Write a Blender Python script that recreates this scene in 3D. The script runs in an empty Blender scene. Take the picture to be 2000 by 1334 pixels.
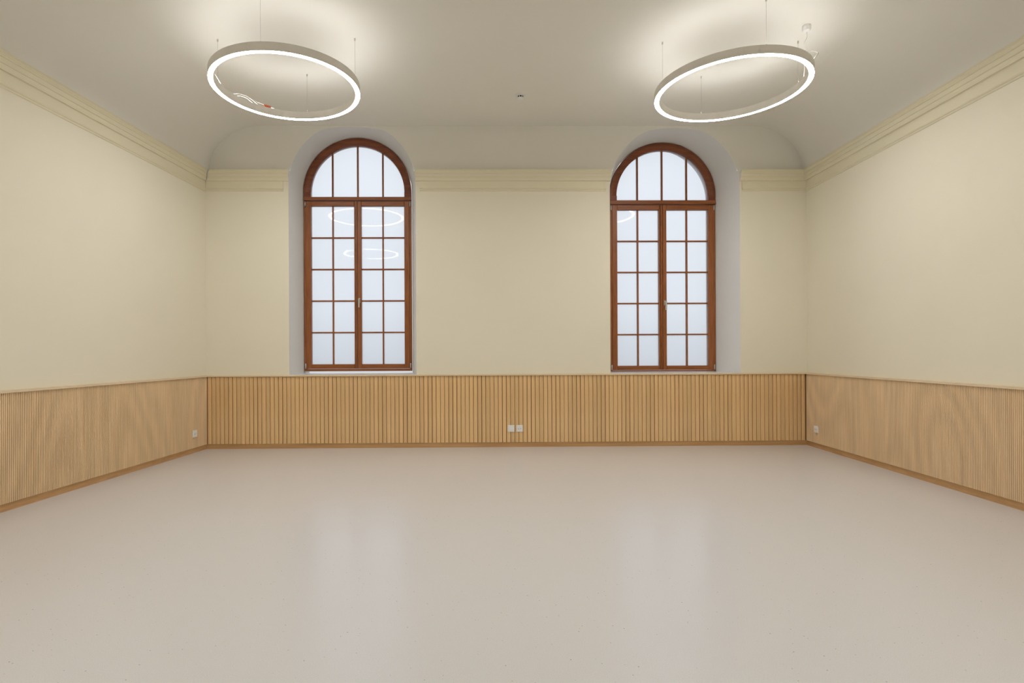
import bpy, math, random
from mathutils import Vector

random.seed(7)
S = bpy.context.scene
COL = S.collection
PI = math.pi

# ------------------------------------------------------------------ camera
cam_d = bpy.data.cameras.new('camera')
cam = bpy.data.objects.new('camera', cam_d)
COL.objects.link(cam)
cam_d.sensor_width = 36.0
cam_d.lens = 36.0 * 1070.0 / 2000.0
cam_d.shift_x = (1000.0 - 895.0) / 2000.0
cam_d.shift_y = (688.0 - 667.0) / 2000.0
cam_d.clip_start = 0.05
YAW, ROLL = math.radians(0.75), math.radians(0.25)
fw = Vector((math.sin(YAW), math.cos(YAW), 0))
rt = Vector((math.cos(YAW), -math.sin(YAW), 0))
up = Vector((0, 0, 1))
rt2 = rt * math.cos(ROLL) - up * math.sin(ROLL)
up2 = rt * math.sin(ROLL) + up * math.cos(ROLL)
from mathutils import Matrix
M = Matrix((rt2, up2, -fw)).transposed().to_4x4()
M.translation = Vector((0, 0, 1.28))
cam.matrix_world = M
S.camera = cam

# ------------------------------------------------------------------ world: an even overcast sky
SKY = 0.88
w = bpy.data.worlds.new('overcast_sky')
S.world = w
w.use_nodes = True
nt = w.node_tree
nt.nodes.clear()
out = nt.nodes.new('ShaderNodeOutputWorld')
bg = nt.nodes.new('ShaderNodeBackground')
tc = nt.nodes.new('ShaderNodeTexCoord')
sx = nt.nodes.new('ShaderNodeSeparateXYZ')
rp = nt.nodes.new('ShaderNodeValToRGB')
mr = nt.nodes.new('ShaderNodeMapRange')
mr.inputs[1].default_value = -1
mr.inputs[2].default_value = 1
nt.links.new(tc.outputs['Generated'], sx.inputs[0])
nt.links.new(sx.outputs[2], mr.inputs[0])
nt.links.new(mr.outputs[0], rp.inputs[0])
e = rp.color_ramp.elements
e[0].position = 0.0
e[0].color = (0.50, 0.53, 0.57, 1)
e[1].position = 1.0
e[1].color = (1.8, 1.85, 1.92, 1)
m_ = rp.color_ramp.elements.new(0.46)
m_.color = (0.60, 0.63, 0.67, 1)
m_ = rp.color_ramp.elements.new(0.54)
m_.color = (1.08, 1.13, 1.19, 1)
nt.links.new(rp.outputs[0], bg.inputs[0])
bg.inputs[1].default_value = SKY
nt.links.new(bg.outputs[0], out.inputs[0])

# ------------------------------------------------------------------ exposure and lamp strengths
S.view_settings.view_transform = 'Standard'
S.view_settings.look = 'None'
S.view_settings.gamma = 1.0
S.view_settings.use_curve_mapping = False
S.view_settings.exposure = 0.0
DOWN_LIGHT = 58.0
UP_LIGHT = 12.5
LAMP_COLOUR = (1.0, 0.995, 1.0)

# ------------------------------------------------------------------ room measures (metres)
YB = 7.39                    # back wall
YF = -1.5                    # wall behind the camera
ZC = 4.335                   # flat ceiling
ZK = 3.725                   # top of the cornice, where the cove springs
YG = 7.84                    # inner face of the window frames
def xl(y): return -3.29 + 0.125 * (y - YB)      # the side walls are not quite square to the back wall
def xr(y): return 4.845 + 0.0945 * (y - YB)

# ------------------------------------------------------------------ helpers
class MB:
    def __init__(s):
        s.v = []; s.f = []; s.m = []; s.sm = []
    def add(s, vs, fs, mi=0, smooth=False):
        o = len(s.v)
        s.v += [tuple(p) for p in vs]
        for f in fs:
            s.f.append(tuple(i + o for i in f)); s.m.append(mi); s.sm.append(smooth)
    def box(s, x0, x1, y0, y1, z0, z1, mi=0):
        vs = [(x, y, z) for z in (z0, z1) for y in (y0, y1) for x in (x0, x1)]
        s.add(vs, [(0, 2, 3, 1), (4, 5, 7, 6), (0, 1, 5, 4), (2, 6, 7, 3), (0, 4, 6, 2), (1, 3, 7, 5)], mi)
    def bevbox(s, x0, x1, y0, y1, z0, z1, b, mi=0):
        """box whose front (towards -y) edges are bevelled"""
        A = [(x0, y1, z0), (x1, y1, z0), (x1, y1, z1), (x0, y1, z1)]
        B = [(x0, y0 + b, z0), (x1, y0 + b, z0), (x1, y0 + b, z1), (x0, y0 + b, z1)]
        C = [(x0 + b, y0, z0 + b), (x1 - b, y0, z0 + b), (x1 - b, y0, z1 - b), (x0 + b, y0, z1 - b)]
        fs = [(3, 2, 1, 0), (8, 9, 10, 11)]
        for i in range(4):
            j = (i + 1) % 4
            fs += [(i, j, 4 + j, 4 + i), (4 + i, 4 + j, 8 + j, 8 + i)]
        s.add(A + B + C, fs, mi)
    def tube(s, pts, r, n=8, mi=0):
        pts = [Vector(p) for p in pts]
        rings = []
        for i, p in enumerate(pts):
            d = (pts[min(i + 1, len(pts) - 1)] - pts[max(i - 1, 0)]).normalized()
            a = d.cross(Vector((0, 0, 1)))
            if a.length < 1e-3: a = d.cross(Vector((1, 0, 0)))
            a.normalize(); b = d.cross(a)
            rings.append([p + (a * math.cos(t) + b * math.sin(t)) * r for t in [2 * PI * k / n for k in range(n)]])
        vs = [q for R in rings for q in R]
        fs = []
        for i in range(len(pts) - 1):
            for k in range(n):
                k2 = (k + 1) % n
                fs.append((i * n + k, i * n + k2, (i + 1) * n + k2, (i + 1) * n + k))
        fs += [tuple(range(n))[::-1], tuple(range((len(pts) - 1) * n, len(pts) * n))]
        s.add(vs, fs, mi, True)
    def lathe(s, prof, c, n=32, mi=0, smooth=False):
        """profile of (r, z) spun about the vertical through c; profile closed when first and last r are 0"""
        cx, cy, cz = c
        vs = [(cx + r * math.cos(2 * PI * k / n), cy + r * math.sin(2 * PI * k / n), cz + z) for r, z in prof for k in range(n)]
        fs = []
        for i in range(len(prof) - 1):
            for k in range(n):
                k2 = (k + 1) % n
                fs.append((i * n + k, i * n + k2, (i + 1) * n + k2, (i + 1) * n + k))
        s.add(vs, fs, mi, smooth)
    def obj(s, name, mats, parent=None, kind=None, loc=None):
        me = bpy.data.meshes.new(name)
        vs = s.v
        if loc: vs = [(a - loc[0], b - loc[1], c - loc[2]) for a, b, c in vs]
        me.from_pydata(vs, [], s.f)
        if not isinstance(mats, (list, tuple)): mats = [mats]
        for m in mats: me.materials.append(m)
        me.polygons.foreach_set('material_index', s.m)
        me.polygons.foreach_set('use_smooth', s.sm)
        me.update()
        o = bpy.data.objects.new(name, me)
        COL.objects.link(o)
        if loc: o.location = loc
        if parent:
            o.parent = parent
            if loc: o.location = Vector(loc) - parent.location
        if kind: o['kind'] = kind
        return o

def empty(name, loc=(0, 0, 0)):
    o = bpy.data.objects.new(name, None)
    o.empty_display_size = 0.1
    o.location = loc
    COL.objects.link(o)
    return o

def tag(o, label=None, cat=None, group=None, kind=None):
    if label: o['label'] = label
    if cat: o['category'] = cat
    if group: o['group'] = group
    if kind: o['kind'] = kind
    return o

def lin(c):
    return tuple((x / 255 / 12.92 if x / 255 <= 0.04045 else ((x / 255 + 0.055) / 1.055) ** 2.4) for x in c) + (1,)

# ------------------------------------------------------------------ materials
def base(name):
    m = bpy.data.materials.new(name)
    m.use_nodes = True
    n = m.node_tree
    return m, n, n.nodes['Principled BSDF']

def plaster(name, c, rough=0.75, var=0.02, bump=0.04, scale=9):
    m, n, b = base(name)
    tc = n.nodes.new('ShaderNodeTexCoord')
    nz = n.nodes.new('ShaderNodeTexNoise')
    nz.inputs['Scale'].default_value = 1.3
    nz.inputs['Detail'].default_value = 4
    n.links.new(tc.outputs['Object'], nz.inputs['Vector'])
    mx = n.nodes.new('ShaderNodeMix'); mx.data_type = 'RGBA'
    cl = lin(c)
    mx.inputs[6].default_value = tuple(x * (1 - var) for x in cl[:3]) + (1,)
    mx.inputs[7].default_value = tuple(min(1, x * (1 + var)) for x in cl[:3]) + (1,)
    n.links.new(nz.outputs[0], mx.inputs[0])
    n.links.new(mx.outputs[2], b.inputs['Base Color'])
    b.inputs['Roughness'].default_value = rough
    n2 = n.nodes.new('ShaderNodeTexNoise')
    n2.inputs['Scale'].default_value = scale * 12
    n.links.new(tc.outputs['Object'], n2.inputs['Vector'])
    bp = n.nodes.new('ShaderNodeBump')
    bp.inputs['Strength'].default_value = bump
    bp.inputs['Distance'].default_value = 0.002
    n.links.new(n2.outputs[0], bp.inputs['Height'])
    n.links.new(bp.outputs[0], b.inputs['Normal'])
    b.inputs['Specular IOR Level'].default_value = 0.25
    return m

def wood(name, dark, light, axis='Z', rough=0.45, scale=1.0, figure=0.0, per_piece=0.0, spec=0.4):
    m, n, b = base(name)
    tc = n.nodes.new('ShaderNodeTexCoord')
    mp = n.nodes.new('ShaderNodeMapping')
    sc = {'X': (1.2, 26, 26), 'Z': (26, 26, 1.2), 'Y': (26, 1.2, 26)}[axis]
    mp.inputs['Scale'].default_value = tuple(x * scale for x in sc)
    n.links.new(tc.outputs['Object'], mp.inputs['Vector'])
    nz = n.nodes.new('ShaderNodeTexNoise')
    nz.inputs['Scale'].default_value = 1.6
    nz.inputs['Detail'].default_value = 6
    nz.inputs['Roughness'].default_value = 0.65
    n.links.new(mp.outputs[0], nz.inputs['Vector'])
    cr = n.nodes.new('ShaderNodeValToRGB')
    cr.color_ramp.elements[0].position = 0.3
    cr.color_ramp.elements[0].color = lin(dark)
    cr.color_ramp.elements[1].position = 0.7
    cr.color_ramp.elements[1].color = lin(light)
    n.links.new(nz.outputs[0], cr.inputs[0])
    last = cr.outputs[0]
    if figure:
        mp2 = n.nodes.new('ShaderNodeMapping')
        mp2.inputs['Scale'].default_value = (1.0, 1.0, 0.42)
        n.links.new(tc.outputs['Object'], mp2.inputs['Vector'])
        wv = n.nodes.new('ShaderNodeTexNoise')
        wv.inputs['Scale'].default_value = 1.1
        wv.inputs['Detail'].default_value = 0
        n.links.new(mp2.outputs[0], wv.inputs['Vector'])
        ml = n.nodes.new('ShaderNodeMath'); ml.operation = 'MULTIPLY'
        ml.inputs[1].default_value = 60
        n.links.new(wv.outputs[0], ml.inputs[0])
        sn = n.nodes.new('ShaderNodeMath'); sn.operation = 'SINE'
        n.links.new(ml.outputs[0], sn.inputs[0])
        ma = n.nodes.new('ShaderNodeMath'); ma.operation = 'MULTIPLY_ADD'
        ma.inputs[1].default_value = figure
        ma.inputs[2].default_value = 1.0
        n.links.new(sn.outputs[0], ma.inputs[0])
        vm = n.nodes.new('ShaderNodeVectorMath'); vm.operation = 'SCALE'
        n.links.new(last, vm.inputs[0]); n.links.new(ma.outputs[0], vm.inputs['Scale'])
        last = vm.outputs[0]
    if per_piece:
        oi = n.nodes.new('ShaderNodeObjectInfo')
        ma = n.nodes.new('ShaderNodeMath'); ma.operation = 'MULTIPLY_ADD'
        ma.inputs[1].default_value = per_piece * 2
        ma.inputs[2].default_value = 1.0 - per_piece
        n.links.new(oi.outputs['Random'], ma.inputs[0])
        vm = n.nodes.new('ShaderNodeVectorMath'); vm.operation = 'SCALE'
        n.links.new(last, vm.inputs[0]); n.links.new(ma.outputs[0], vm.inputs['Scale'])
        last = vm.outputs[0]
    n.links.new(last, b.inputs['Base Color'])
    b.inputs['Roughness'].default_value = rough
    b.inputs['Specular IOR Level'].default_value = spec
    return m

def plain(name, c, rough=0.5, metal=0.0, spec=0.5):
    m, n, b = base(name)
    tc = n.nodes.new('ShaderNodeTexCoord')
    nz = n.nodes.new('ShaderNodeTexNoise')
    nz.inputs['Scale'].default_value = 40
    n.links.new(tc.outputs['Object'], nz.inputs['Vector'])
    mx = n.nodes.new('ShaderNodeMix'); mx.data_type = 'RGBA'
    cl = lin(c)
    mx.inputs[6].default_value = tuple(x * 0.97 for x in cl[:3]) + (1,)
    mx.inputs[7].default_value = tuple(min(1, x * 1.03) for x in cl[:3]) + (1,)
    n.links.new(nz.outputs[0], mx.inputs[0])
    n.links.new(mx.outputs[2], b.inputs['Base Color'])
    b.inputs['Roughness'].default_value = rough
    b.inputs['Metallic'].default_value = metal
    b.inputs['Specular IOR Level'].default_value = spec
    return m

def emitter(name, strength):
    m = bpy.data.materials.new(name); m.use_nodes = True
    n = m.node_tree; n.nodes.clear()
    o = n.nodes.new('ShaderNodeOutputMaterial'); e = n.nodes.new('ShaderNodeEmission')
    e.inputs[0].default_value = LAMP_COLOUR + (1,)
    e.inputs[1].default_value = strength
    n.links.new(e.outputs[0], o.inputs[0])
    return m

WALL = plaster('pale_yellow_wall_paint', (239, 232, 211))
CEIL = plaster('off_white_ceiling_paint', (243, 240, 231))
WHITE = plaster('white_reveal_paint', (238, 238, 236), rough=0.6)
CORN = plaster('pale_yellow_cornice_paint', (237, 229, 202), rough=0.6)
SILLM = plain('white_sill_paint', (228, 228, 224), rough=0.35)
OAK = wood('light_oak_slat', (220, 178, 122), (243, 208, 156), 'Z', 0.5, per_piece=0.07)
OAKF = wood('light_oak_fine_slat', (226, 194, 150), (244, 216, 176), 'Z', 0.5, figure=0.045)
OAKX = wood('light_oak_rail_across', (212, 172, 124), (232, 196, 150), 'X', 0.5)
OAKY = wood('light_oak_rail_along', (212, 172, 124), (232, 196, 150), 'Y', 0.5)
SKIRTX = wood('oak_skirting_across', (186, 144, 96), (208, 166, 116), 'X', 0.5)
SKIRTY = wood('oak_skirting_along', (186, 144, 96), (208, 166, 116), 'Y', 0.5)
CAPX = wood('pale_oak_cap_across', (226, 204, 168), (238, 218, 186), 'X', 0.5)
CAPY = wood('pale_oak_cap_along', (226, 204, 168), (238, 218, 186), 'Y', 0.5)
GROOVE_DARK = wood('dark_oak_backing_fine', (84, 54, 28), (104, 70, 38), 'Z', 0.7)
GROOVE = wood('dark_oak_backing', (160, 112, 64), (180, 130, 78), 'Z', 0.7)
MAHZ = wood('brown_window_wood_upright', (132, 74, 36), (172, 106, 60), 'Z', 0.35, scale=1.6)
MAHX = wood('brown_window_wood_level', (132, 74, 36), (172, 106, 60), 'X', 0.35, scale=1.6)
MAHA = wood('brown_window_wood_arch', (112, 58, 34), (148, 84, 52), 'X', 0.35, scale=0.6)
METAL = plain('brushed_light_metal', (205, 200, 190), 0.35, 0.5)
PLASTIC = plain('white_plastic', (246, 245, 241), 0.4)
DARKHOLE = plain('dark_pin_hole', (38, 34, 30), 0.8)
HOUSING = plain('light_grey_lamp_enamel', (236, 232, 224), 0.5)
STEEL = plain('thin_steel_wire', (165, 160, 150), 0.4, 0.6)
CORD = plain('clear_white_cord', (225, 222, 215), 0.4)
ORANGE = plain('orange_connector_plastic', (228, 112, 72), 0.45)
GLOW_D = emitter('lamp_diffuser_down', DOWN_LIGHT)
GLOW_U = emitter('lamp_diffuser_up', UP_LIGHT)
STONE = plaster('outer_render', (200, 198, 192))

def floor_material():
    m, n, b = base('speckled_light_linoleum')
    tc = n.nodes.new('ShaderNodeTexCoord')
    nz = n.nodes.new('ShaderNodeTexNoise')
    nz.inputs['Scale'].default_value = 260
    nz.inputs['Detail'].default_value = 1
    n.links.new(tc.outputs['Object'], nz.inputs['Vector'])
    cr = n.nodes.new('ShaderNodeValToRGB')
    cr.color_ramp.elements[0].position = 0.35
    cr.color_ramp.elements[0].color = lin((214, 212, 211))
    cr.color_ramp.elements[1].position = 0.65
    cr.color_ramp.elements[1].color = lin((223, 221, 220))
    n.links.new(nz.outputs[0], cr.inputs[0])
    vo = n.nodes.new('ShaderNodeTexVoronoi')
    vo.inputs['Scale'].default_value = 26
    n.links.new(tc.outputs['Object'], vo.inputs['Vector'])
    lt = n.nodes.new('ShaderNodeMath'); lt.operation = 'LESS_THAN'
    lt.inputs[1].default_value = 0.075
    n.links.new(vo.outputs['Distance'], lt.inputs[0])
    wn = n.nodes.new('ShaderNodeTexWhiteNoise')
    n.links.new(vo.outputs['Position'], wn.inputs['Vector'])
    mu = n.nodes.new('ShaderNodeMath'); mu.operation = 'MULTIPLY'
    n.links.new(lt.outputs[0], mu.inputs[0]); n.links.new(wn.outputs['Value'], mu.inputs[1])
    m8 = n.nodes.new('ShaderNodeMath'); m8.operation = 'MULTIPLY'; m8.inputs[1].default_value = 0.8
    n.links.new(mu.outputs[0], m8.inputs[0])
    mx = n.nodes.new('ShaderNodeMix'); mx.data_type = 'RGBA'
    n.links.new(m8.outputs[0], mx.inputs[0])
    n.links.new(cr.outputs[0], mx.inputs[6])
    mx.inputs[7].default_value = lin((128, 118, 108))
    n.links.new(mx.outputs[2], b.inputs['Base Color'])
    b.inputs['Roughness'].default_value = 0.25
    b.inputs['Specular IOR Level'].default_value = 1.0
    return m
FLOOR = floor_material()

def glass_material():
    m = bpy.data.materials.new('frosted_window_glass'); m.use_nodes = True
    n = m.node_tree; n.nodes.clear()
    o = n.nodes.new('ShaderNodeOutputMaterial')
    tr = n.nodes.new('ShaderNodeBsdfTranslucent'); tr.inputs[0].default_value = (0.93, 0.95, 0.96, 1)
    rf = n.nodes.new('ShaderNodeBsdfRefraction'); rf.inputs['Roughness'].default_value = 0.4
    rf.inputs['IOR'].default_value = 1.02; rf.inputs[0].default_value = (0.97, 0.98, 1, 1)
    m1 = n.nodes.new('ShaderNodeMixShader'); m1.inputs[0].default_value = 0.75
    gl = n.nodes.new('ShaderNodeBsdfGlossy'); gl.inputs['Roughness'].default_value = 0.02
    fr = n.nodes.new('ShaderNodeFresnel'); fr.inputs[0].default_value = 1.31
    m2 = n.nodes.new('ShaderNodeMixShader')
    n.links.new(tr.outputs[0], m1.inputs[1]); n.links.new(rf.outputs[0], m1.inputs[2])
    n.links.new(fr.outputs[0], m2.inputs[0])
    n.links.new(m1.outputs[0], m2.inputs[1]); n.links.new(gl.outputs[0], m2.inputs[2])
    n.links.new(m2.outputs[0], o.inputs[0])
    return m
GLASS = glass_material()

# ------------------------------------------------------------------ openings
class Opening: pass
OPS = []
for c, W, cz, clip, fc, fhw, fsp in ((-1.321, 0.854, 3.535, 4.318, -1.3265, 0.767, 3.575), (3.045, 0.886, 3.47, 4.312, 3.054, 0.762, 3.518)):
    o = Opening()
    o.c, o.W, o.cz, o.clip, o.fc, o.fhw, o.fsp = c, W, cz, clip, fc, fhw, fsp
    OPS.append(o)
ZSILL = 0.985
NA = 48
def soft_clip(o, z):
    k = 0.10
    h = max(k - abs(z - o.clip), 0) / k
    return min(z, o.clip) - h * h * k * 0.25
def outer_arch(o):
    pts = []
    for k in range(NA + 1):
        t = PI - PI * k / NA
        pts.append((o.c + o.W * math.cos(t), soft_clip(o, o.cz + o.W * math.sin(t))))
    return pts
def inner_arch(o):
    R = o.fhw + 0.008
    pts = []
    for k in range(NA + 1):
        t = PI - PI * k / NA
        pts.append((o.fc + R * math.cos(t), o.fsp + R * math.sin(t)))
    return pts

# ------------------------------------------------------------------ the shell
COVE0, COVE_A = 0.055, 0.69
COVE_B = ZC - ZK
def cove(k, n=14):
    t = (PI / 2) * k / n
    return COVE0 + COVE_A * (1 - math.cos(t)), ZK + COVE_B * math.sin(t)

mb = MB()
nx = 1
mb.add([(xl(YF) - .1, YF, 0), (xr(YF) + .1, YF, 0), (xr(YB) + .1, YB + .05, 0), (xl(YB) - .1, YB + .05, 0)], [(0, 1, 2, 3)])
mb.add([(xl(YF) - .1, YF, -.1), (xr(YF) + .1, YF, -.1), (xr(YB) + .1, YB + .05, -.1), (xl(YB) - .1, YB + .05, -.1)], [(3, 2, 1, 0)])
floor = mb.obj('floor', FLOOR)
tag(floor, 'pale speckled linoleum floor with soft window reflections', kind='structure')

# ceiling with its two coves
mb = MB()
prof = [cove(k) for k in range(15)]
for side in (0, 1):
    vs = []
    for y in (YF, YB):
        for d, z in prof:
            vs.append((xl(y) + d, y, z) if side == 0 else (xr(y) - d, y, z))
    n = len(prof)
    fs = [(i, i + 1, n + i + 1, n + i) if side else (i + 1, i, n + i, n + i + 1) for i in range(n - 1)]
    mb.add(vs, fs, 0, True)
d = COVE0 + COVE_A
mb.add([(xl(YF) + d, YF, ZC), (xr(YF) - d, YF, ZC), (xr(YB) - d, YB, ZC), (xl(YB) + d, YB, ZC)], [(3, 2, 1, 0)])
ceiling = mb.obj('ceiling', CEIL)
tag(ceiling, 'off-white plaster ceiling curving down to both side walls', kind='structure')
mb = MB()
y0, y1, ins = YF + .3, 6.93, 0.50
def px_(y, s): return xl(y) + d + ins if s == 0 else xr(y) - d - ins
A = [(px_(y0, 0), y0), (px_(y0, 1), y0), (px_(y1, 1), y1), (px_(y1, 0), y1)]
zlow = ZC - 0.005
mb.add([(x, y, zlow) for x, y in A] + [(x, y, ZC + .001) for x, y in A],
       [(3, 2, 1, 0), (0, 1, 5, 4), (1, 2, 6, 5), (2, 3, 7, 6), (3, 0, 4, 7)])
mb.obj('ceiling_panel', CEIL, ceiling)

# side walls and the wall behind the camera
def side_wall(name, xf, sgn, label):
    mb = MB()
    t = -0.12 * sgn
    P = [(xf(YF), YF), (xf(YB), YB)]
    vs = [(x, y, z) for z in (0, ZK + 0.02) for x, y in P] + [(x + t, y, z) for z in (0, ZK + 0.02) for x, y in P]
    fs = [(0, 1, 3, 2), (4, 6, 7, 5), (2, 3, 7, 6), (0, 2, 6, 4), (1, 5, 7, 3)]
    mb.add(vs, fs)
    return tag(mb.obj(name, WALL), label, kind='structure')
side_wall('wall_left', xl, 1, 'plain pale yellow wall on the left of the hall')
side_wall('wall_right', xr, -1, 'plain pale yellow wall on the right of the hall')
mb = MB()
mb.box(xl(YF) - .1, xr(YF) + .1, YF - .1, YF, 0, ZC)
tag(mb.obj('wall_front', WALL), 'plain wall behind the viewpoint, not in view', kind='structure')

# back wall: piers below the cornice line in wall paint, the lunette above in ceiling paint
def top_at(x):
    for dd in (x - (xl(YB) + COVE0), (xr(YB) - COVE0) - x):
        if dd < 0: return ZK
        if dd < COVE_A:
            return ZK + COVE_B * math.sqrt(max(0, 1 - (1 - dd / COVE_A) ** 2))
    return ZC
xs = [xl(YB) + COVE0 + COVE_A * (1 - math.cos(PI / 2 * k / 14)) for k in range(15)]
xs += [xr(YB) - COVE0 - COVE_A * (1 - math.cos(PI / 2 * k / 14)) for k in range(15)]
xs += [xl(YB) - .1, xr(YB) + .1]
for o in OPS:
    xs += [p[0] for p in outer_arch(o)]
xs = sorted(set(round(x, 5) for x in xs))
def hole(x0, x1):
    xm = (x0 + x1) / 2
    for o in OPS:
        if o.c - o.W < xm < o.c + o.W: return o
def arch_z(o, x):
    q = max(0, o.W ** 2 - (x - o.c) ** 2)
    return soft_clip(o, o.cz + math.sqrt(q))
mbw, mbl = MB(), MB()
for x0, x1 in zip(xs, xs[1:]):
    if x1 - x0 < 2e-5: continue
    o = hole(x0, x1)
    t0, t1 = max(top_at(x0), ZK), max(top_at(x1), ZK)
    def quad(mb, za0, za1, zb0, zb1):
        if zb0 - za0 < 1e-5 and zb1 - za1 < 1e-5: return
        mb.add([(x0, YB, za0), (x1, YB, za1), (x1, YB, zb1), (x0, YB, zb0)], [(0, 1, 2, 3)])
    if o is None:
        quad(mbw, 0, 0, ZK, ZK); quad(mbl, ZK, ZK, t0, t1)
    else:
        quad(mbw, 0, 0, ZSILL, ZSILL)
        a0, a1 = arch_z(o, x0), arch_z(o, x1)
        quad(mbw, min(a0, ZK), min(a1, ZK), ZK, ZK)
        quad(mbl, max(a0, ZK), max(a1, ZK), t0, t1)
wall_back = tag(mbw.obj('wall_back', WALL), 'pale yellow end wall with two tall arched windows', kind='structure')
lun = mbl.obj('lunette', CEIL, wall_back)
lun['label'] = 'off-white upper part of the end wall above the cornice'
for o in OPS:
    mb = MB()
    A = [(o.c - o.W, ZSILL)] + outer_arch(o) + [(o.c + o.W, ZSILL)]
    B = [(o.fc - o.fhw - .008, ZSILL)] + inner_arch(o) + [(o.fc + o.fhw + .008, ZSILL)]
    n = len(A)
    mb.add([(x, YB, z) for x, z in A] + [(x, YG + .02, z) for x, z in B],
           [(i + 1, i, n + i, n + i + 1) for i in range(n - 1)], 0, True)
    # outside of the frame: the outer recess up to the facade
    mb.add([(x, YG + .02, z) for x, z in B] + [(x, YG + .32, z) for x, z in B],
           [(i + 1, i, n + i, n + i + 1) for i in range(n - 1)], 1, False)
    mb.obj('window_reveal', [WHITE, STONE], wall_back)
    mb = MB()
    x0, x1, x2, x3 = o.c - o.W, o.c + o.W, o.fc - o.fhw - .008, o.fc + o.fhw + .008
    zt, zb = ZSILL, ZSILL - .03
    vs = [(x0, YB, zt), (x1, YB, zt), (x3, YG + .32, zt), (x2, YG + .32, zt)]
    mb.add(vs + [(x, y, zb) for x, y, z in vs], [(0, 1, 2, 3), (7, 6, 5, 4), (0, 4, 5, 1), (1, 5, 6, 2), (2, 6, 7, 3), (3, 7, 4, 0)])
    mb.obj('window_sill', SILLM, wall_back)

# ------------------------------------------------------------------ cornices
# profile: (distance from wall, height above the bottom of the corona)
Z_SOFF = 3.585
CORONA = [(0.0, Z_SOFF + .002), (0.034, Z_SOFF + .002), (0.034, Z_SOFF + .010), (0.037, Z_SOFF + .014), (0.041, Z_SOFF + .026), (0.042, Z_SOFF + .042),
          (0.042, Z_SOFF + .046), (0.051, Z_SOFF + .048), (0.051, Z_SOFF + .092), (0.058, Z_SOFF + .094), (0.058, Z_SOFF + .101), (0.062, Z_SOFF + .106),
          (0.070, Z_SOFF + .115), (0.074, Z_SOFF + .119), (0.074, Z_SOFF + .128), (0.079, Z_SOFF + .130), (0.079, ZK), (0.0, ZK)]
Z_FR = 3.452
FRIEZE = [(0.0, Z_FR), (0.006, Z_FR), (0.012, Z_FR + .006), (0.012, Z_FR + .014), (0.022, Z_FR + .018), (0.027, Z_FR + .025), (0.022, Z_FR + .033),
          (0.014, Z_FR + .037), (0.014, Z_SOFF - .002), (0.020, Z_SOFF + .003), (0.0, Z_SOFF + .003)]
def run(mb, prof, p0, p1, nrm, m0=0.0, m1=0.0, capmat=0):
    """extrude a profile from p0 to p1; nrm points into the room; m0/m1 = mitre shift along the run per unit of projection"""
    p0, p1, nrm = Vector(p0), Vector(p1), Vector(nrm)
    t = (p1 - p0).normalized()
    n = len(prof)
    vs = [(*(p0 + nrm * d_ + t * m0 * d_), z) for d_, z in prof] + [(*(p1 + nrm * d_ - t * m1 * d_), z) for d_, z in prof]
    fs = [(i, (i + 1) % n, n + (i + 1) % n, n + i) for i in range(n)]
    mb.add(vs, fs)
    mb.add(vs, [tuple(range(n))[::-1], tuple(range(n, 2 * n))], capmat)
def nrm_of(p0, p1, inward):
    t = (Vector(p1) - Vector(p0)).normalized()
    a = Vector((-t.y, t.x))
    return a if a.dot(Vector(inward)) > 0 else -a
pl0, pl1 = (xl(YF), YF), (xl(YB), YB)
pr0, pr1 = (xr(YF), YF), (xr(YB), YB)
NL = nrm_of(pl0, pl1, (1, 0)); NR = nrm_of(pr0, pr1, (-1, 0)); NB = Vector((0, -1))
def frun(name, p0, p1, nrm, parent=None, kind=None, ends=0, m0=0, m1=0, in0=0.0, in1=0.0):
    t = (Vector(p1) - Vector(p0)).normalized()
    a = MB(); run(a, CORONA, p0, p1, nrm, m0, m1, ends)
    o = a.obj(name, [CORN, WHITE], parent, kind)
    b = MB(); run(b, FRIEZE, Vector(p0) + t * in0, Vector(p1) - t * in1, nrm, m0 if not in0 else 0, m1 if not in1 else 0)
    b.obj('frieze_moulding', CORN, o)
    return o
t1 = frun('trim_1', pl0, pl1, NL, kind='structure', m1=0.88)
tag(t1, 'pale yellow moulded cornice along the left wall')
t2 = frun('trim_2', pr0, pr1, NR, kind='structure', m1=1.10)
tag(t2, 'pale yellow moulded cornice along the right wall')
t3 = empty('trim_3', (0.8, YB, Z_FR))
tag(t3, 'pale yellow cornice on the end wall, broken by the two windows', kind='structure')
L, R = OPS
segs = [((xl(YB), YB), (L.c - L.W + .006, YB), 1.13, 0, 0, .075, 1),
        ((L.c + L.W - .004, YB), (R.c - R.W + .004, YB), 0, 0, .06, .06, 1),
        ((R.c + R.W - .010, YB), (xr(YB), YB), 0, 0.91, .035, 0, 1)]
for p0, p1, m0, m1, i0, i1, e_ in segs:
    a = MB(); run(a, CORONA, p0, p1, NB, m0, m1, e_)
    o = a.obj('cornice_moulding', [CORN, WHITE]); o.parent = t3; o.location = -t3.location
    t = Vector((1, 0))
    b = MB(); run(b, FRIEZE, Vector(p0) + t * i0, Vector(p1) - t * i1, NB, m0 if not i0 else 0, m1 if not i1 else 0)
    b.obj('frieze_moulding', CORN, o)

# ------------------------------------------------------------------ panelling: cap, slats, backing and skirting
Z0S, Z1S, ZCAP = 0.066, 0.964, 0.985
T_BACK = 0.006
T_SLAT = 0.030
def xs_back(): return xl(YB) + .03, xr(YB) - .03
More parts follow.
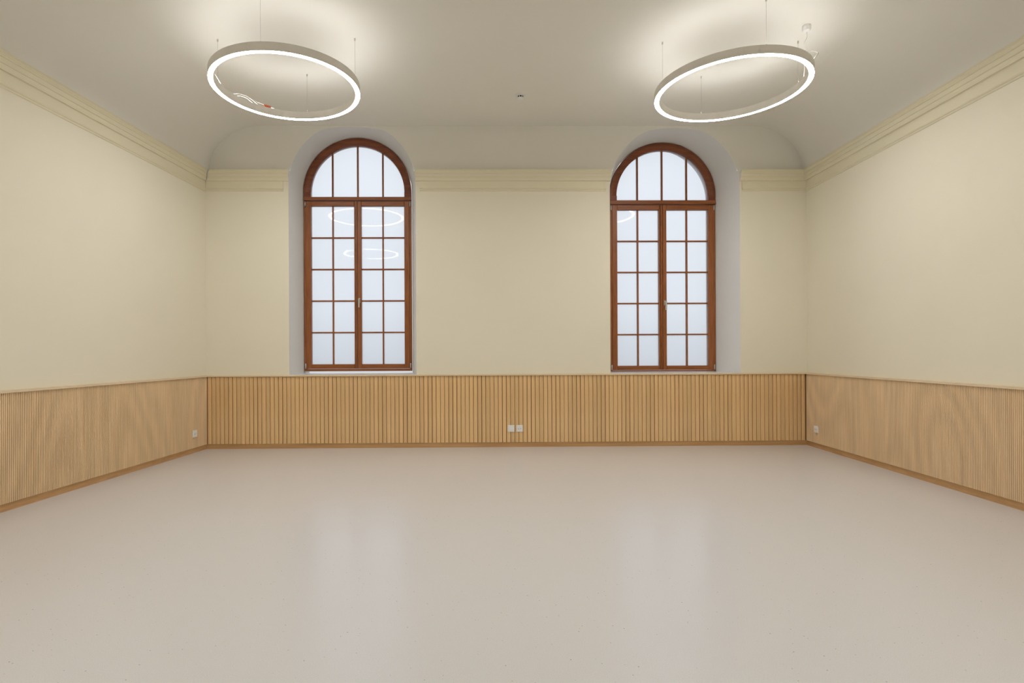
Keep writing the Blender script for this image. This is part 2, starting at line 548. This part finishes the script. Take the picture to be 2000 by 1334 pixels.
# back wall panelling, every slat a piece of its own
tb = empty('trim_4', (0.8, YB, 0))
tag(tb, 'light oak panelling of upright slats across the end wall', kind='structure')
def under(o, root):
    o.parent = root; o.location = Vector(o.location) - root.location
    return o
mb = MB(); mb.box(xl(YB), xr(YB), YB - T_BACK, YB - .0005, Z0S, Z1S)
under(mb.obj('backing_board', GROOVE), tb)
mb = MB()
CW = 0.044
mb.bevbox(xl(YB) + .0, xr(YB) - .0, YB - CW, YB - .0005, Z1S, ZCAP, .003)
under(mb.obj('cap_rail', CAPX), tb)
PITCH = 0.0556
def slat_mesh(w, name='slat'):
    m = MB()
    P = [(-w / 2, 0.0), (-w / 2, -.016), (-w / 2 + .006, -.0195), (w / 2 - .006, -.0195), (w / 2, -.016), (w / 2, 0.0)]
    n = len(P)
    vs = [(x, y, Z0S) for x, y in P] + [(x, y, Z1S) for x, y in P]
    m.add(vs, [(i, i + 1, n + i + 1, n + i) for i in range(n - 1)] + [(n - 1, 0, n, 2 * n - 1), tuple(range(n))[::-1], tuple(range(n, 2 * n))])
    me = bpy.data.meshes.new(name)
    me.from_pydata(m.v, [], m.f); me.materials.append(OAK); me.update()
    return me
SL = [slat_mesh(w_) for w_ in (0.047, 0.049, 0.050, 0.052)]
x = xl(YB) + .03 + PITCH / 2
k = 0
while x < xr(YB) - .03 - PITCH / 2 + .01:
    o = bpy.data.objects.new('slat', SL[(k * 7 + k // 3) % 4])
    COL.objects.link(o)
    o.parent = tb
    o.location = (x - 0.8, -T_BACK, 0)
    x += PITCH; k += 1
# side panelling: finer slats, too narrow to pick apart singly
def side_panel(name, xf, nrm, sgn, p0, p1, label, bname):
    root = empty(name, (xf(3.0), 3.0, 0))
    tag(root, label, kind='structure')
    t = (Vector(p1) - Vector(p0)).normalized()
    Lr = (Vector(p1) - Vector(p0)).length
    def pt(s, d_, z):
        q = Vector(p0) + t * s + nrm * d_
        return (q.x, q.y, z)
    def slab(mb, s0, s1, d0, d1, z0, z1):
        vs = [pt(s, d_, z) for z in (z0, z1) for d_ in (d0, d1) for s in (s0, s1)]
        mb.add(vs, [(0, 2, 3, 1), (4, 5, 7, 6), (0, 1, 5, 4), (2, 6, 7, 3), (0, 4, 6, 2), (1, 3, 7, 5)])
    mb = MB(); slab(mb, 0, Lr, .0005, T_BACK, Z0S, Z1S)
    under(mb.obj('backing_board', GROOVE_DARK), root)
    mb = MB(); slab(mb, 0, Lr - .035, .0005, CW, Z1S, ZCAP)
    under(mb.obj('cap_rail', CAPY), root)
    mb = MB()
    s = 0.0
    PF, WF = 0.017, 0.0122
    while s < Lr - .03:
        vs = []
        for z in (Z0S, Z1S):
            for a, dd in ((0, T_BACK), (0, .025), (.002, T_SLAT), (WF - .002, T_SLAT), (WF, .025), (WF, T_BACK)):
                vs.append(pt(s + a, dd, z))
        mb.add(vs, [(i, i + 1, 7 + i, 6 + i) for i in range(5)] + [(5, 4, 3, 2, 1, 0), (6, 7, 8, 9, 10, 11)])
        s += PF
    o = under(mb.obj('slats', OAKF), root)
    o['kind'] = 'stuff'
    bb = MB(); slab(bb, 0, Lr - .014, .0005, .016, 0.0, Z0S)
    return root, bb.obj(bname, SKIRTY, kind='structure')
r_, b_ = side_panel('trim_5', xl, NL, 1, pl0, pl1, 'light oak panelling of fine upright slats along the left wall', 'baseboard_left')
tag(b_, 'oak skirting board along the left wall')
r_, b_ = side_panel('trim_6', xr, NR, -1, pr0, pr1, 'light oak panelling of fine upright slats along the right wall', 'baseboard_right')
tag(b_, 'oak skirting board along the right wall')
mb = MB(); mb.box(xl(YB), xr(YB), YB - .016, YB - .0005, 0, Z0S)
tag(mb.obj('baseboard_back', SKIRTX, kind='structure'), 'oak skirting board below the end wall panelling')

# ------------------------------------------------------------------ windows
def ring_seg(mb, cx, cz, r0, r1, yf0, yf1, yb, t0=0.0, t1=PI, n=48, zmin=None):
    """half-ring: outer radius r1 with front at yf1, inner radius r0 with front at yf0, back at yb"""
    vs = []
    for k in range(n + 1):
        t = t0 + (t1 - t0) * k / n
        c, s = math.cos(t), math.sin(t)
        for r, y in ((r0, yb), (r0, yf0), (r0 + .010, yf0 - .008), (r1 - .035, yf1), (r1, yf1), (r1, yb)):
            vs.append((cx + r * c, y, cz + r * s))
    fs = []
    for k in range(n):
        for j in range(6):
            j2 = (j + 1) % 6
            fs.append((k * 6 + j, k * 6 + j2, (k + 1) * 6 + j2, (k + 1) * 6 + j))
    fs += [tuple(range(6))[::-1], tuple(range(n * 6, n * 6 + 6))]
    mb.add(vs, fs, 0, False)

def window(name, o, zb, z_rail, z_gb, z_gt, z_st, z_tb, z_tt, label):
    cx, hw, sp = o.fc, o.fhw, o.fsp
    root = empty(name, (cx, YG, zb))
    tag(root, label, kind='structure')
    def put(mb, nm, mats, parent=root):
        ob = mb.obj(nm, mats)
        ob.parent = parent
        if parent is root: ob.location = -root.location
        return ob
    # fixed frame: jambs, bottom rail, arch, transom
    for s in (-1, 1):
        mb = MB()
        xa, xb = sorted((cx + s * hw, cx + s * (hw - .032)))
        mb.box(xa, xb, YG + .012, YG + .085, zb, z_tt)
        put(mb, 'jamb', MAHZ)
    mb = MB(); mb.box(cx - hw + .032, cx + hw - .032, YG + .012, YG + .085, zb, z_rail)
    put(mb, 'bottom_rail', MAHX)
    mb = MB()
    mb.bevbox(cx - hw, cx + hw, YG - .012, YG + .085, z_tb, z_tt, .006)
    mb.bevbox(cx - hw, cx + hw, YG - .020, YG, z_tb, z_tb + .016, .004)
    put(mb, 'transom', MAHX)
    mb = MB()
    gr = hw - .100
    ring_seg(mb, cx, sp, gr, hw, YG + .022, YG, YG + .085)
    for s in (-1, 1):
        xa, xb = sorted((cx + s * hw, cx + s * gr))
        mb.box(xa, xb, YG + .004, YG + .085, z_tt, sp)
    af = put(mb, 'arch_frame', MAHA)
    # arch lights
    off = (gr + .0515) / 2
    MW = .0115
    for q in (-off, 0, off):
        mb = MB()
        zt = sp + math.sqrt(gr ** 2 - q ** 2) + .005
        mb.bevbox(cx + q - MW, cx + q + MW, YG + .026, YG + .06, z_tt, zt, .005)
        ob = mb.obj('muntin', MAHZ); ob.parent = af
    edges = [-gr - .01, -off, 0, off, gr + .01]
    for a, b in zip(edges, edges[1:]):
        mb = MB()
        R = gr + .012
        N = 12
        top = []
        for k in range(N + 1):
            xx = a + (b - a) * k / N
            top.append((cx + xx, sp + math.sqrt(max(0, R * R - xx * xx))))
        pts = [(cx + a, z_tt - .004)] + top[:1] + top[1:] + [(cx + b, z_tt - .004)]
        n = len(pts)
        mb.add([(x_, YG + .042, z) for x_, z in pts] + [(x_, YG + .048, z) for x_, z in pts],
               [tuple(range(n))[::-1], tuple(range(n, 2 * n))] + [(i, (i + 1) % n, n + (i + 1) % n, n + i) for i in range(n)])
        ob = mb.obj('pane', GLASS); ob.parent = af
    # two casements
    go = hw - .103
    gi = .0515
    for s in (-1, 1):
        xo, xi = cx + s * (hw - .029), cx + s * .004
        g0, g1 = sorted((cx + s * go, cx + s * gi))
        mb = MB()
        mb.bevbox(*sorted((xo, cx + s * go)), YG, YG + .07, z_rail + .004, z_st, .005)       # outer stile
        if s > 0:
            mb.bevbox(cx - .003, g0, YG - .002, YG + .07, z_rail + .004, z_st, .006)
        else:
            mb.bevbox(g1, cx - .033, YG + .010, YG + .07, z_rail + .004, z_st, .004)
            mb.box(cx - .033, cx - .009, YG + .016, YG + .07, z_rail + .004, z_st)
            mb.bevbox(cx - .031, cx - .010, YG - .004, YG + .016, z_rail + .004, z_st, .004)     # astragal
        sash = put(mb, 'sash', MAHZ)
        for nm, za, zc in (('sash_rail', z_rail + .004, z_gb), ('sash_rail', z_gt, z_st)):
            mb = MB(); mb.bevbox(g0, g1, YG + .001, YG + .069, za, zc, .005)
            ob = mb.obj(nm, MAHX); ob.parent = sash
        xm = (g0 + g1) / 2
        mb = MB(); mb.bevbox(xm - .0105, xm + .0105, YG + .022, YG + .06, z_gb, z_gt, .005)
        ob = mb.obj('muntin', MAHZ); ob.parent = sash
        for r in range(1, 5):
            z = z_gb + (z_gt - z_gb) * r / 5
            for a, b in ((g0, xm - .0105), (xm + .0105, g1)):
                mb = MB(); mb.bevbox(a, b, YG + .024, YG + .058, z - .0105, z + .0105, .005)
                ob = mb.obj('muntin', MAHX); ob.parent = sash
        for r in range(5):
            za, zc = z_gb + (z_gt - z_gb) * r / 5, z_gb + (z_gt - z_gb) * (r + 1) / 5
            for a, b in ((g0, xm), (xm, g1)):
                mb = MB(); mb.box(a, b, YG + .038, YG + .044, za, zc)
                ob = mb.obj('pane', GLASS); ob.parent = sash
        if s > 0:
            hx, hz = cx + .022, z_gb + (z_gt - z_gb) * 2 / 5 + .005
            mb = MB(); mb.bevbox(hx - .013, hx + .013, YG - .012, YG - .002, hz - .035, hz + .035, .004)
            mb.tube([(hx, YG - .004, hz + .010), (hx, YG - .046, hz + .010)], .009, 10)
            mb.bevbox(hx - .011, hx + .011, YG - .060, YG - .044, hz - .105, hz + .022, .005)
            ob = mb.obj('handle', METAL); ob.parent = sash
            ob['label'] = 'light metal lever handle pointing down'
    for s in (-1, 1):
        for z0, h in ((z_st - .075, .075), (z_rail + .006, .075)):
            mb = MB()
            xh = cx + s * (hw - .019)
            mb.tube([(xh, YG + .002, z0), (xh, YG + .002, z0 + h)], .008, 10)
            mb.bevbox(xh - .009, xh + .009, YG + .002, YG + .013, z0 + .01, z0 + h - .01, .002)
            ob = put(mb, 'hinge', METAL)
    return root
window('window_1', OPS[0], 1.016, 1.048, 1.116, 3.378, 3.443, 3.452, 3.503,
       'left tall arched window with brown wooden frame and frosted panes')
window('window_2', OPS[1], 0.990, 1.008, 1.074, 3.318, 3.386, 3.394, 3.452,
       'right tall arched window with brown wooden frame and frosted panes')

# ------------------------------------------------------------------ ring lamps
RO, RI, ZBOT, ZTOP = 0.704, 0.655, 3.838, 3.914
def circle(n=96): return [2 * PI * k / n for k in range(n)]
def lamp_meshes():
    out = {}
    m = MB()
    z0, z1 = 0.0, ZTOP - ZBOT
    e_ = .003
    P = [(RI + e_, z0), (RI + e_, z0 + .004), (RO - e_, z0 + .004), (RO - e_, z0), (RO, z0), (RO, z1), (RO - e_, z1), (RO - e_, z1 - .004),
         (RI + e_, z1 - .004), (RI + e_, z1), (RI, z1), (RI, z0), (RI + e_, z0)]
    m.lathe(P, (0, 0, 0), 96)
    out['housing'] = m
    m = MB(); m.lathe([(RI + e_, .0005), (RO - e_, .0005), (RO - e_, .004), (RI + e_, .004), (RI + e_, .0005)], (0, 0, 0), 96)
    out['diffuser'] = m
    m = MB(); m.lathe([(RI + .009, z1 - .003), (RI + .009, z1 - .001), (RO - .009, z1 - .001), (RO - .009, z1 - .003), (RI + .009, z1 - .003)], (0, 0, 0), 96)
    out['upper_diffuser'] = m
    return out
LM = lamp_meshes()
WIRE_ANG = (180, 88, 358, 268)
def make_lamp():
    root = empty('ring_lamp', (0, 0, 0))
    for nm, mat in (('housing', HOUSING), ('diffuser', GLOW_D), ('upper_diffuser', GLOW_U)):
        o = LM[nm].obj(nm, mat, root)
    h = ZC - .0055 - ZBOT
    r = RI + .012
    for a in WIRE_ANG:
        x_, y_ = r * math.cos(math.radians(a)), r * math.sin(math.radians(a))
        m = MB(); m.tube([(0, 0, ZTOP - ZBOT - .004), (0, 0, h - .003)], .0009, 6)
        o = m.obj('suspension_wire', STEEL, root); o.location = (x_, y_, 0)
        m = MB(); m.lathe([(0, -.024), (.004, -.024), (.0075, -.018), (.0075, 0), (0, 0)], (0, 0, 0), 12, 0)
        c = m.obj('ceiling_anchor', METAL, root); c.location = (x_, y_, h)
        m = MB(); m.lathe([(0, 0), (.006, 0), (.006, .018), (.003, .026), (0, .026)], (0, 0, 0), 12)
        c = m.obj('wire_gripper', METAL, root); c.location = (x_, y_, ZTOP - ZBOT - .003)
    return root
def copy_tree(o):
    c = o.copy(); COL.objects.link(c)
    for ch in list(o.children):
        d_ = ch.copy(); COL.objects.link(d_); d_.parent = c
    return c
lamp = make_lamp()
lamps = [lamp]
for i, (x_, y_, lab) in enumerate((
        (-1.587, 5.352, 'round white ring lamp hanging before the left window, orange connector on its rim'),
        (2.765, 5.376, 'round white ring lamp hanging before the right window, cable to a ceiling rose'),
        (-2.06, 1.50, 'ring lamp of the near pair, seen only mirrored in the left window'),
        (2.33, 1.52, 'ring lamp of the near pair, above the viewpoint on the right, out of view'))):
    o = lamp if i == 0 else copy_tree(lamp)
    o.location = (x_, y_, ZBOT)
    tag(o, lab, 'pendant lamp', 'ring lamps hung from the ceiling')
    lamps.append(o) if i else None
A, B = lamps[0], lamps[1]
zt = ZTOP - ZBOT
rm = (RO + RI) / 2
def on_ring(deg, dz=0.0, r=rm):
    t = math.radians(deg)
    return (r * math.cos(t), r * math.sin(t), zt + dz)
# left lamp: spare cord coiled on the rim and an orange connector
m = MB()
m.tube([on_ring(183, .06), on_ring(179, .035, rm - .01), on_ring(175, .004, rm - .02)], .004, 8)
m.tube([on_ring(158, .006, RI + .01), on_ring(151, .045, RI + .02), on_ring(144, .055, RI + .02), on_ring(138, .035, RI + .012), on_ring(133, .005, RI + .008)], .004, 8)
m.tube([on_ring(154, .006, RI + .02), on_ring(149, .030, RI + .02), on_ring(143, .034, RI + .02), on_ring(137, .006, RI + .02)], .003, 8)
m.tube([on_ring(140, .045, RI + .015), on_ring(133, .028, RI + .01), on_ring(128, .022, RI + .01), on_ring(125, .018, RI + .01)], .002, 6)
c = m.obj('spare_cord', CORD, A); c['kind'] = 'stuff'; c['label'] = 'loose clear white cord looped on the rim'
m = MB()
p = Vector(on_ring(124, .012, RI + .012))
t = Vector((math.sin(math.radians(124)), -math.cos(math.radians(124)), 0))
m.tube([p - t * .035, p - t * .02, p + t * .02, p + t * .034], .015, 8)
m.tube([p + t * .034, p + t * .075 + Vector((0, 0, -.006))], .004, 8, 1)
c = m.obj('connector', [ORANGE, CORD], A); c['label'] = 'orange cable connector'
# right lamp: ceiling rose, feed cord and a spare end sticking up
rose = Vector((3.352, 5.10, ZC - .0055)) - Vector((2.765, 5.376, ZBOT))
m = MB()
m.lathe([(0, -.058), (.012, -.058), (.024, -.055), (.034, -.046), (.037, -.03), (.037, 0), (0, 0)], (0, 0, 0), 24, 0, False)
c = m.obj('ceiling_rose', PLASTIC, B); c.location = rose
m = MB()
end = Vector(on_ring(352, 0.0))
a = rose + Vector((0, 0, -.055))
P = [a, a + Vector((.002, .0, -.05)), a + Vector((-.012, .02, -.10))]
P += [a.lerp(end, q) + Vector((.0, 0, zz)) for q, zz in ((.45, .03), (.7, .005), (.88, -.004))]
P += [end]
def smooth(P, n=6):
    Q = []
    for i in range(len(P) - 1):
        p0, p1, p2, p3 = P[max(i - 1, 0)], P[i], P[i + 1], P[min(i + 2, len(P) - 1)]
        for k in range(n):
            t = k / n
            Q.append(0.5 * ((2 * p1) + (p2 - p0) * t + (2 * p0 - 5 * p1 + 4 * p2 - p3) * t * t + (3 * p1 - p0 - 3 * p2 + p3) * t ** 3))
    return Q + [P[-1]]
m.tube(smooth([Vector(q) for q in P]), .0028, 8)
m.obj('power_cord', CORD, B)
m = MB()
q0, q1, q2 = Vector(on_ring(304, .0, RO - .010)), Vector(on_ring(319, .050, RO + .035)), Vector(on_ring(318, -.004, RO - .006))
m.tube(smooth([q0, (q0 + q1) / 2 + Vector((-.01, 0, .018)), q1]), .0022, 6)
m.tube([q1, q2], .0045, 8)
c = m.obj('spare_cord', CORD, B); c['label'] = 'short white cord end sticking up from the rim'

# ------------------------------------------------------------------ smoke detector
DZ = ZC - .0055
m = MB(); m.lathe([(0, -.012), (.060, -.012), (.063, -.008), (.063, 0), (0, 0)], (0, 0, 0), 32)
sd = empty('smoke_detector', (0.836, 6.50, DZ))
tag(sd, 'small round white smoke detector on the ceiling between the lamps', 'smoke detector')
m.obj('mounting_base', PLASTIC, sd)
m = MB(); m.lathe([(0, -.048), (.020, -.048), (.034, -.044), (.040, -.036), (.040, -.032), (0, -.032)], (0, 0, 0), 32)
m.obj('sensor_cap', PLASTIC, sd)
m = MB(); m.lathe([(0, -.033), (.033, -.033), (.033, -.011), (0, -.011)], (0, 0, 0), 24)
m.obj('sensor_chamber', DARKHOLE, sd)
m = MB()
for k in range(8):
    t = 2 * PI * (k + .5) / 8
    c_, s_ = math.cos(t), math.sin(t)
    q = [(-.004, .031), (.004, .031), (.004, .039), (-.004, .039)]
    vs = [(r * c_ - w_ * s_, r * s_ + w_ * c_, z) for z in (-.034, -.011) for w_, r in q]
    m.add(vs, [(0, 1, 2, 3), (7, 6, 5, 4)] + [(i, (i + 1) % 4, 4 + (i + 1) % 4, 4 + i) for i in range(4)])
m.obj('vent_rib', PLASTIC, sd)

# ------------------------------------------------------------------ sockets
def plate(name, centre, xdir, nrm, label, cat, socket=True):
    """square plate on a wall: xdir along the wall, nrm into the room"""
    root = empty(name, centre)
    tag(root, label, cat)
    X, N = Vector(xdir).normalized(), Vector(nrm).normalized()
    Z = Vector((0, 0, 1))
    def P(u, v, d_): return tuple(X * u + Z * v + N * d_)
    def pl(mb, hu, hv, d0, d1, b, cu=0, cv=0):
        A = [P(cu + a * hu, cv + c * hv, d0) for a, c in ((-1, -1), (1, -1), (1, 1), (-1, 1))]
        Bv = [P(cu + a * hu, cv + c * hv, d1 - b) for a, c in ((-1, -1), (1, -1), (1, 1), (-1, 1))]
        Cv = [P(cu + a * (hu - b), cv + c * (hv - b), d1) for a, c in ((-1, -1), (1, -1), (1, 1), (-1, 1))]
        fs = [(3, 2, 1, 0), (8, 9, 10, 11)]
        for i in range(4):
            j = (i + 1) % 4
            fs += [(i, j, 4 + j, 4 + i), (4 + i, 4 + j, 8 + j, 8 + i)]
        mb.add(A + Bv + Cv, fs)
    m = MB(); pl(m, .044, .045, 0, .010, .002)
    m.obj('cover_plate', PLASTIC, root)
    m = MB(); pl(m, .031, .031, .0095, .012, .001)
    ins = m.obj('insert', PLASTIC, root)
    if socket:
        for cu, cv, ang in ((-.014, -.004, -38), (.014, -.004, 38), (0, .015, 0)):
            for k in (-1, 0, 1):
                m = MB()
                t = math.radians(ang)
                u, v = cu + k * .0065 * math.cos(t), cv + k * .0065 * math.sin(t) + (.0025 if k == 0 else 0)
                r_ = .0026 if cv < 0 else .0012
                ring = [P(u + r_ * math.cos(2 * PI * i / 8), v + r_ * math.sin(2 * PI * i / 8), .0124) for i in range(8)]
                back = [P(u + r_ * math.cos(2 * PI * i / 8), v + r_ * math.sin(2 * PI * i / 8), .0110) for i in range(8)]
                m.add(ring + back, [tuple(range(8)), tuple(range(15, 7, -1))] + [(i, 8 + i, 8 + (i + 1) % 8, (i + 1) % 8) for i in range(8)])
                o = m.obj('pin_hole', DARKHOLE); o.parent = ins
    return root
PB = YB - T_BACK - .0195
plate('blank_plate', (0.803, PB, 0.251), (1, 0, 0), (0, -1, 0), 'square white blank cover plate on the end wall slats, left of the socket', 'cover plate', False)
plate('wall_socket', (0.918, PB, 0.251), (1, 0, 0), (0, -1, 0), 'square white power socket on the end wall slats, beside the blank plate', 'power socket')
yl_, yr_ = 7.08, 7.12
cl = Vector((xl(yl_), yl_)) + NL * (T_SLAT + .0005)
cr_ = Vector((xr(yr_), yr_)) + NR * (T_SLAT + .0005)
plate('wall_socket', (cl.x, cl.y, .25), (pl1[0] - pl0[0], pl1[1] - pl0[1], 0), (NL.x, NL.y, 0), 'white power socket on the left wall panelling near the corner', 'power socket')
plate('wall_socket', (cr_.x, cr_.y, .25), (pr0[0] - pr1[0], pr0[1] - pr1[1], 0), (NR.x, NR.y, 0), 'white power socket on the right wall panelling near the corner', 'power socket')
